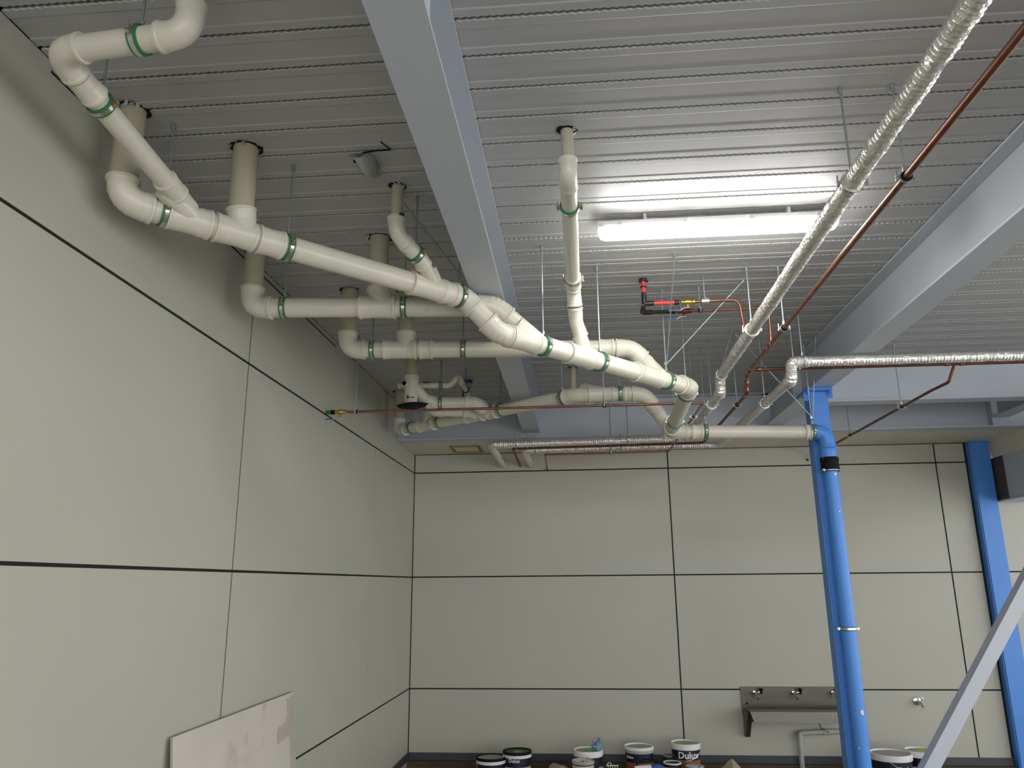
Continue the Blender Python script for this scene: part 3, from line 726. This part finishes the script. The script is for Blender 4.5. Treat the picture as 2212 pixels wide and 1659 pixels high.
hanger('black-lined hanger midway on the thin copper pipe below the main drain', (.22, 5.697, 3.204), X1, .0105, 'black')
hanger('bright hanger on the thin copper pipe just past its corner', (.953, 6.2, 3.204), Y1, .0105, 'black')
hanger('black hanger on the dark copper branch at far right, nearer one', (2.69, 6.46, 3.297), Y1, .012, 'black')
hanger('black hanger on the dark copper branch beside the column, farther one', (2.69, 7.72, 3.295), Y1, .012, 'black')
hanger('dark hanger on the rear foil pipe, right of the small beam gap', (.52, 7.68, zl - .006), X1, rf - .001, 'foil')
hanger('dark hanger on the front foil pipe against the back wall, right one', (.47, 8.0, 3.273), X1, rf - .002, 'foil', top=3.42)
hanger('thin dark hanger on the lowest copper pipe by the back wall', (.36, 7.945, 3.21), X1, .0105, 'black')
hanger('dark hanger on the rear foil pipe below the beam end', (-.60, 7.68, zl - .018), X1, rf - .001, 'foil')
hanger('dark hanger on the front foil pipe against the back wall, left one', (-.43, 8.0, 3.266), X1, rf - .002, 'foil', top=3.42)
hanger('thin black hanger on the copper pipe between the rear foil pipes', (-.50, 7.895, 3.271), X1, .013, 'black')
# strap hangers for water branches
for (lb, p, sz) in (('wide perforated steel strap hanger on the copper end of the red pipe', V((.855, 4.76, 3.66)), .05), ('small dark hanger on copper pipe behind the red pipe', V((.850, 4.93, 3.66)), .014)):
    if sz > .02:
        t = thing('pipe_hanger', lb, 'hanger', p)
        MB().tube([p + V((0, 0, .03)), (p.x, p.y, ZC)], .0045, 8).build('rod', 'rod', t, org=p)
        MB().tube([p - V((.024, 0, 0)), p + V((.024, 0, 0))], .029, 20).build('strap', 'steel', t, org=p)
        MB().ring(p + V((0, -.024, .018)), (0, 1, .5), .012, .007, 6).build('bolt', 'steel', t, org=p)
    else: hanger(lb, p, X1, .009, 'black')
# strap on the blue downpipe
t = thing('pipe_bracket', 'brass-coloured strap bracket with green lining around the blue downpipe', 'bracket', (2.035, 6.37, 1.55))
mb = MB(); mb.ring((2.035, 6.37, 1.555), (0, 0, 1), .03, .058, 28).build('liner', 'rubber_green', t)
MB().ring((2.035, 6.37, 1.555), (0, 0, 1), .018, .0605, 28).build('strap', 'steel', t)
for s in (-1, 1): MB().ring((2.035 + s * .072, 6.375, 1.555), (0, 1, 0), .03, .011, 8).bar((2.035 + s * .055, 6.375, 1.555), (2.035 + s * .08, 6.375, 1.555), .006, .02).build('bolt', 'steel', t)

# torn plastic patch hanging from a ceiling hole
t = thing('plastic_patch', 'crumpled grey plastic film hanging from a taped ceiling hole left of the beam', 'plastic film', (-.93, 3.12, 3.8))
def sheet(nx, ny, fn):
    vs = [fn(i / nx, j / ny) for j in range(ny + 1) for i in range(nx + 1)]
    fs = [(j * (nx + 1) + i, j * (nx + 1) + i + 1, (j + 1) * (nx + 1) + i + 1, (j + 1) * (nx + 1) + i) for j in range(ny) for i in range(nx)]
    return MB().add(vs, fs)
def film(u, v):
    return (-.905 - .10 * v * (1 - u) + .02 * u + random.uniform(-.006, .006), 3.07 + .15 * u + .02 * v + random.uniform(-.006, .006), 3.829 - .085 * math.sin(math.pi * min(1, v * 1.0)) * (.3 + .7 * math.sin(math.pi * u)) + random.uniform(-.006, 0))
sheet(7, 7, film).build('film', 'plastic_film', t, ang=.3)
MB().tube([(-.93, 3.07, 3.82), (-.86, 3.055, 3.818), (-.80, 3.06, 3.822)], .004, 6).tube([(-.83, 3.0, 3.825), (-.80, 3.05, 3.82)], .003, 6).tube([(-.99, 3.14, 3.82), (-.96, 3.12, 3.815)], .008, 6).build('tie_wire', 'black', t)

# ------------------------------------------------------------------ items by the walls
# leaning board
t = thing('cement_board', 'stained grey cement sheet leaning on the left wall', 'board', (-1.85, 4.5, 0))
yA, yB2, zt = 3.70, 5.26, 1.235
pts = [(-1.79, yA, 0), (-1.79, yB2, 0), (-1.905, yB2, zt), (-1.905, yA, zt)]
th_ = .012
mb = MB().add([V(p) for p in pts] + [V(p) + V((th_, 0, .001)) for p in pts], [(0, 1, 2, 3), (7, 6, 5, 4), (0, 4, 5, 1), (1, 5, 6, 2), (2, 6, 7, 3), (3, 7, 4, 0)])
o = mb.build('sheet', 'board', t, smooth=False); o.data.materials.append(MATS['board_edge'])
for p in o.data.polygons:
    if p.index >= 2: p.material_index = 1
def stain(ys_zs, nm):
    def pt(y, z): return V((-1.905 + .115 * (1 - z / zt) + th_ + .0008, y, z))
    n = len(ys_zs); vs = [pt(*a) for a in ys_zs]; vs += [v - V((.003, 0, 0)) for v in vs]
    MB().add(vs, [tuple(range(n))] + [(k, n + k, n + (k + 1) % n, (k + 1) % n) for k in range(n)]).build(nm, 'board_edge', t, smooth=False)
stain([(5.255, 1.225), (5.12, 1.205), (5.13, 1.12), (5.09, 1.06), (5.06, 1.075), (5.04, 1.055), (5.00, 1.07), (4.955, 1.05), (4.95, .97), (5.16, .99), (5.165, .6), (5.17, .2), (5.255, .2)], 'damp_stain')

# drinking trough
T = thing('drinking_trough', 'stainless steel drinking trough with three taps mounted on the back wall', 'trough', (2.2, 8.95, .5))
MB().box(1.68, 8.985, .545, 2.80, 9.0, .82).build('backsplash', 'stainless', T, smooth=False)
x0, x1 = 1.70, 2.78
vs = [(x0, 8.985, .60), (x1, 8.985, .60), (x1, 8.68, .64), (x0, 8.68, .64), (x0, 8.67, .615), (x1, 8.67, .615), (x1 - .03, 8.655, .515), (x0 + .03, 8.655, .515), (x1 - .03, 8.985, .49), (x0 + .03, 8.985, .49), (x0, 8.985, .57), (x1, 8.985, .57)]
vs += [(x0 + .03, 8.97, .50), (x1 - .03, 8.97, .50), (x1 - .03, 8.72, .52), (x0 + .03, 8.72, .52), (x0 + .03, 8.97, .61), (x1 - .03, 8.97, .61), (x1 - .03, 8.70, .638), (x0 + .03, 8.70, .638)]
mb = MB().add(vs, [(3, 4, 5, 2), (4, 7, 6, 5), (7, 9, 8, 6), (4, 10, 9, 7), (3, 0, 10, 4), (5, 6, 8, 11), (2, 5, 11, 1), (19, 18, 2, 3), (16, 19, 3, 0), (17, 16, 0, 1), (18, 17, 1, 2), (12, 13, 14, 15), (15, 14, 18, 19), (14, 13, 17, 18), (12, 15, 19, 16), (13, 12, 16, 17)])
mb.build('basin', 'stainless', T, smooth=False)
mb = MB(); n = 5
MB().add([(1.685, 8.985, .60), (1.685, 8.72, .60), (1.685, 8.985, .33), (1.685, 8.94, .33), (1.735, 8.985, .60), (1.735, 8.72, .60), (1.735, 8.985, .33), (1.735, 8.94, .33)], [(0, 1, 3, 2), (4, 6, 7, 5), (0, 4, 5, 1), (1, 5, 7, 3), (3, 7, 6, 2), (2, 6, 4, 0)]).build('bracket', 'stainless', T, smooth=False)
MB().ring((1.735, 8.982, .655), (0, 1, 0), .01, .014, 12).build('screw', 'chrome', T)
for x in (1.82, 2.225, 2.63):
    b = V((x, 8.985, .765)); 
    tp = MB().tube([b, b - V((0, .03, 0))], [.024, .02], 16).tube(fillet([b, b - V((0, .09, 0)), b + V((.01, -.13, -.05))], .03), .013, 14).tube([b - V((-.02, .06, 0)), b - V((-.055, .06, -.012))], .016, 14).build('tap', 'chrome', T, org=b)
    MB().tube([b + V((.055, -.06, -.005)), b + V((.062, -.07, .045))], [.017, .02], 12).build('tap_handle', 'black', tp)
MB().tube(fillet([(2.45, 8.93, .47), (2.46, 8.92, .42), (2.53, 8.90, .385)], .03), .004, 8).build('loose_wire', 'black', T)
Wp = thing('waste_pipe', 'pale grey waste pipe with elbow under the trough', 'pipe', (2.24, 8.93, 0))
MB().tube(fillet([(2.235, 8.93, 0), (2.235, 8.93, .375), (2.75, 8.93, .395)], .03), .025, 20).build('pipe', 'pvc_grey', Wp)
MB().ring((2.24, 8.93, .34), (0, 0, 1), .06, .029).ring((2.53, 8.93, .386), (1, 0, .04), .10, .029).build('socket', 'pvc_grey', Wp)
Tp = thing('wall_tap', 'single chrome hose tap on the back wall right of the blue column', 'tap', (3.49, 8.98, .68))
b = V((3.49, 9.0, .68))
MB().tube([b, b - V((0, .012, 0)), b - V((0, .016, 0))], [.04, .04, .03], 20).tube(fillet([b, b - V((0, .07, 0)), b + V((.02, -.10, -.05))], .03), .014, 14).build('spout', 'chrome', Tp)
MB().tube([b - V((-.025, .05, 0)), b + V((.03, -.055, .045))], .008, 10).bar(b + V((.02, -.055, .045)), b + V((.05, -.06, .03)), .012, .02).build('handle', 'steel', Tp)
t = thing('wall_hook', 'tiny dark fixing on the back wall left of the column top', 'hook', (2.63, 8.97, 3.25))
MB().ring((2.63, 8.99, 3.255), (0, 1, 0), .02, .011, 10).bar((2.63, 8.978, 3.255), (2.63, 8.978, 3.235), .008, .006).build('hook', 'black', t)

# paint buckets
def text_mesh(txt, size):
    cu = bpy.data.curves.new('lettering', 'FONT'); cu.body = txt; cu.size = size; cu.align_x = 'CENTER'; cu.extrude = .0008; cu.resolution_u = 2; cu.offset = size * .018
    o = bpy.data.objects.new('lettering', cu); COL.objects.link(o)
    dg_ = bpy.context.evaluated_depsgraph_get(); me = bpy.data.meshes.new_from_object(o.evaluated_get(dg_))
    bpy.data.objects.remove(o); return me
def lettering(par, txt, size, r, zc, ang0, m='letter'):
    me = text_mesh(txt, size)
    for v in me.vertices:
        a = ang0 + v.co.x / r; rr = r + .001 + v.co.z
        v.co = V((math.cos(a) * rr, math.sin(a) * rr, zc + v.co.y))
    me.materials.clear(); me.materials.append(MATS[m])
    o = bpy.data.objects.new('lettering', me); COL.objects.link(o); o.parent = par; o['label'] = 'white brand lettering'
    return o
def lathe(prof, n=36):
    mb = MB(); m = len(prof)
    vs = [(r * math.cos(2 * math.pi * k / n), r * math.sin(2 * math.pi * k / n), z) for r, z in prof for k in range(n)]
    fs = [(i * n + k, i * n + (k + 1) % n, (i + 1) * n + (k + 1) % n, (i + 1) * n + k) for i in range(m - 1) for k in range(n)]
    fs += [tuple(range(n - 1, -1, -1)), tuple((m - 1) * n + k for k in range(n))]
    return mb.add(vs, fs)
def bucket(label, x, y, R, H, lid='white_plastic', top='grey_lid', body='navy', band='white_plastic', low=None, dab='green_paint', text=None, tang=-1.57, handle=None, bandh=.055):
    t = thing('paint_bucket', label, 'bucket', (x, y, 0))
    rb = R * .9
    def at(z): return rb + (R * .955 - rb) * z / H
    lathe([(rb, .001), (at(H * .5), H * .5), (at(H - bandh), H - bandh)]).build('body', body, None, ang=.5).parent = t
    if low: lathe([(at(.002) + .0015, .02), (at(H * .5) + .0015, H * .55)]).build('label_band', low, None, ang=.5).parent = t
    lathe([(R * .985, H - bandh), (R * .99, H - bandh + .004), (R * .99, H - .026)]).build('rim_collar', band, None, ang=.5).parent = t
    # lid with raised rim and sunk centre
    pr = [(R * .97, H - .028), (R * 1.0, H - .026), (R * 1.0, H - .004), (R * .985, H), (R * .93, H), (R * .90, H - .012), (R * .4, H - .013), (.001, H - .013)]
    ld = lathe(pr).build('lid', lid, None, ang=.5); ld.parent = t
    lathe([(R * .88, H - .0125), (R * .87, H - .0105), (.001, H - .0105)]).build('lid_centre', top, None, ang=.5).parent = ld
    if dab:
        n = 8; vs = [(R * .05 + R * random.uniform(.26, .36) * math.cos(k * .785), -R * .05 + R * random.uniform(.3, .4) * math.sin(k * .785), H - .0098) for k in range(n)]; vs += [(a, b_, H - .0112) for a, b_, c in vs]
        MB().add(vs, [tuple(range(n))] + [(k, n + k, n + (k + 1) % n, (k + 1) % n) for k in range(n)]).build('paint_dab', dab, None, smooth=False).parent = ld
    if handle:
        pa = []
        for k in range(13):
            a = math.pi * k / 12; pa.append((R * 1.01 * math.cos(a + handle[0]), R * 1.01 * math.sin(a + handle[0]), H - .05 + handle[1] * math.sin(a)))
        MB().tube(pa, .0028, 6).build('wire_handle', 'steel', None).parent = t
    if text:
        for tx, sz, zc in text: lettering(t, tx, sz, at(zc) + .0022, zc, tang)
    return t
bucket('black-lidded paint bucket smeared white, leftmost of the floor tins', -.93, 8.27, .15, .255, 'black', 'grey_lid', 'navy', 'white_plastic', None, None, handle=(3.3, -.09))
bucket('paint bucket with black lid and green dab, second from the left', -.675, 8.33, .145, .30, 'black', 'base', 'navy', 'white_plastic', 'paper', 'green_paint', text=(('Dulux', .045, .212),), tang=-1.72)
b3 = bucket('white-lidded paint bucket with a crumpled blue rag on its lid', .03, 8.38, .148, .305, 'white_plastic', 'grey_lid', 'navy', 'white_plastic', None, 'green_paint')
bucket('small white paint tin with a stick across its lid, before the rag bucket', -.022, 8.10, .108, .262, 'grey_lid', 'white_plastic', 'paper', 'black', None, 'green_paint', bandh=.035)
bucket('white-lidded paint bucket with orange label left of the tallest bucket', .545, 8.56, .15, .31, 'white_plastic', 'grey_lid', 'navy', 'pvc_grey', 'orange', 'green_paint', text=(('Dulux', .034, .21),), tang=-2.35)
bucket('tallest paint bucket on the floor, with large lettering and orange label', 1.02, 8.62, .15, .335, 'white_plastic', 'grey_lid', 'navy', 'white_plastic', 'orange', 'green_paint', text=(('Dulux', .088, .205),), tang=-1.50, handle=(2.9, -.1))
bucket('wide white-lidded bucket right of the blue downpipe', 2.93, 8.36, .195, .305, 'white_plastic', 'grey_lid', 'navy', 'white_plastic', None, None, text=(('Dulux', .07, .16),), tang=-1.12, handle=(4.3, -.14))
bucket('white-lidded bucket with a yellow splash partly behind the diagonal brace', 3.27, 8.50, .15, .305, 'white_plastic', 'grey_lid', 'navy', 'white_plastic', 'paper', 'lime')
# stick across small tin
t = thing('stir_stick', 'grey paint stirring stick resting on the small white tin', 'stick', (-.0, 8.0, .26)); MB().bar((-.005, 8.06, .27), (.0, 7.985, .255), .018, .004).bar((-.0025, 7.985, .30), (-.0025, 7.985, .24), .016, .004).build('stick', 'grey_lid', t, smooth=False)
# blue rag
def blob(cx, cy, cz, rx, ry, rz, seed, amp=.25, n=14):
    rnd = random.Random(seed); bm = bmesh.new(); bmesh.ops.create_icosphere(bm, subdivisions=3, radius=1)
    ph = [(rnd.uniform(2, 6), rnd.uniform(2, 6), rnd.uniform(2, 6), rnd.uniform(0, 6)) for _ in range(6)]
    mb = MB()
    for v in bm.verts:
        s = 1 + amp * sum(math.sin(a * v.co.x + d_) * math.sin(b_ * v.co.y + d_) * math.cos(c * v.co.z) for a, b_, c, d_ in ph) / 2
        mb.v.append((cx + v.co.x * rx * s, cy + v.co.y * ry * s, cz + max(v.co.z * s, -.9) * rz))
    mb.f = [tuple(l.index for l in f.verts) for f in bm.faces]; bm.free(); return mb
t = thing('rag', 'crumpled blue rag on a white bucket lid', 'rag', (.10, 8.36, .3)); m_ = blob(.115, 8.36, .338, .05, .04, .04, 3, .35); m_.add(blob(.145, 8.36, .375, .025, .03, .04, 5, .35).v, []); 
k_ = len(m_.v) // 2; m_.f += [tuple(i + k_ for i in f) for f in m_.f]; m_.build('cloth', 'cloth_blue', t, ang=.5)
# small tins
def tin(label, x, y, R, H, body, lidm, name='paint_tin'):
    t = thing(name, label, 'tin', (x, y, 0))
    lathe([(R, .001), (R, H - .004)]).build('body', body, None, ang=.5).parent = t
    lathe([(R + .003, H - .012), (R + .004, H - .004), (R + .002, H), (R - .01, H), (R - .016, H - .006), (.001, H - .006)]).build('lid', lidm, None, ang=.5).parent = t
    return t
tin('dull grey tin tucked behind the tallest bucket', .865, 8.70, .07, .20, 'base', 'grey_lid')
tin('dark blue open tin with pinkish paint beside the tallest bucket', .85, 8.36, .085, .20, 'navy', 'white_plastic')
t = tin('small tin with a bright lime label in front of the tallest bucket', 1.06, 8.30, .085, .18, 'steel', 'steel')
lathe([(.0862, .085), (.0862, .158)]).build('lime_label', 'lime', None, ang=.5).parent = t
tin('white round tub low beside the peaked canvas sheet', 1.34, 8.24, .09, .13, 'white_plastic', 'white_plastic', 'paint_tub')
tin('white round tub between the two groups of buckets', -.39, 8.02, .09, .16, 'white_plastic', 'white_plastic', 'paint_tub')
# brush / roller with blue and yellow handle and roller pail
t = thing('paint_roller', 'paint roller with white fleece, blue grip and yellow handle end', 'roller', (.62, 8.2, .17))
MB().tube([(.47, 8.16, .175), (.63, 8.16, .185)], [.028, .032], 16).build('fleece', 'white_plastic', t)
MB().tube([(.63, 8.16, .188), (.70, 8.15, .195), (.75, 8.15, .18)], [.03, .034, .02], 16).build('blue_grip', 'roller_blue', t)
MB().tube([(.75, 8.15, .178), (.82, 8.14, .172), (.90, 8.14, .158)], [.018, .02, .01], 14).build('yellow_handle', 'yellow', t)
t = thing('paint_pail', 'open navy paint pail with a black arched handle holding the roller', 'pail', (.6, 8.16, 0))
lathe([(.11, .001), (.135, .15)]).build('body', 'navy', None, ang=.5).parent = t
MB().tube([(.135 * math.cos(a), 0, .15 + .115 * math.sin(a)) for a in [math.pi * k / 12 for k in range(13)]], .006, 8).build('handle', 'black', None).parent = t
# canvas sheet with peak
t = thing('drop_cloth', 'crumpled beige canvas sheet standing to a peak on the floor', 'cloth', (1.43, 8.45, 0))
def canvas(u, v):
    x = 1.20 + .55 * u; y = 8.25 + .4 * v; h = max(0, 1 - 2.6 * abs(u - .42)) * max(0, 1 - 1.7 * abs(v - .5))
    return (x, y, .012 + .21 * h ** .9 + .012 * math.sin(17 * u + 5 * v) * math.sin(11 * v))
sheet(16, 12, canvas).build('cloth', 'canvas', t, ang=.5)
t = thing('drop_cloth', 'low beige canvas heap left of the rag bucket', 'cloth', (-.28, 8.25, 0)); blob(-.26, 8.22, .10, .12, .12, .10, 11, .2).build('cloth', 'canvas', t, ang=.6)
t = thing('drop_cloth', 'small beige canvas heap beside the peaked canvas sheet', 'cloth', (1.62, 8.25, 0)); blob(1.60, 8.2, .07, .11, .1, .07, 13, .2).build('cloth', 'canvas', t, ang=.6)
# roller grid and cradle wires
t = thing('roller_grid', 'white wire paint grid with loop hooks right of the rag bucket', 'wire grid', (.25, 8.16, .1))
for k in range(5): MB().tube([(.20 + .022 * k, 8.14, .06), (.22 + .022 * k, 8.18, .20)], .0028, 6).build('wire', 'white_plastic', t)
for z, yy in ((.06, 8.14), (.20, 8.18)): MB().tube([(.18 + .1 * z, yy, z), (.30 + .1 * z, yy, z)], .004, 6).build('frame_wire', 'white_plastic', t)
MB().tube([(.23 + .02 * math.cos(a), 8.18, .205 + .02 * math.sin(a)) for a in [math.pi * k / 8 for k in range(9)]], .003, 6).tube([(.15 + .025 * math.cos(a), 8.12, .175 + .025 * math.sin(a)) for a in [math.pi * k / 8 for k in range(9)]], .003, 6).build('hook', 'white_plastic', t)
t = thing('tape_roll', 'round white spool with spokes lying among the small tins', 'tape', (1.0, 8.1, .1))
MB().tube([(1.0 + .035 * math.cos(a), 8.1, .135 + .035 * math.sin(a)) for a in [2 * math.pi * k / 20 for k in range(21)]], .008, 8).build('rim', 'white_plastic', t)
MB().bar((.97, 8.1, .135), (1.03, 8.1, .135), .006, .008).bar((1.0, 8.1, .105), (1.0, 8.1, .165), .006, .008).build('spoke', 'white_plastic', t, smooth=False)
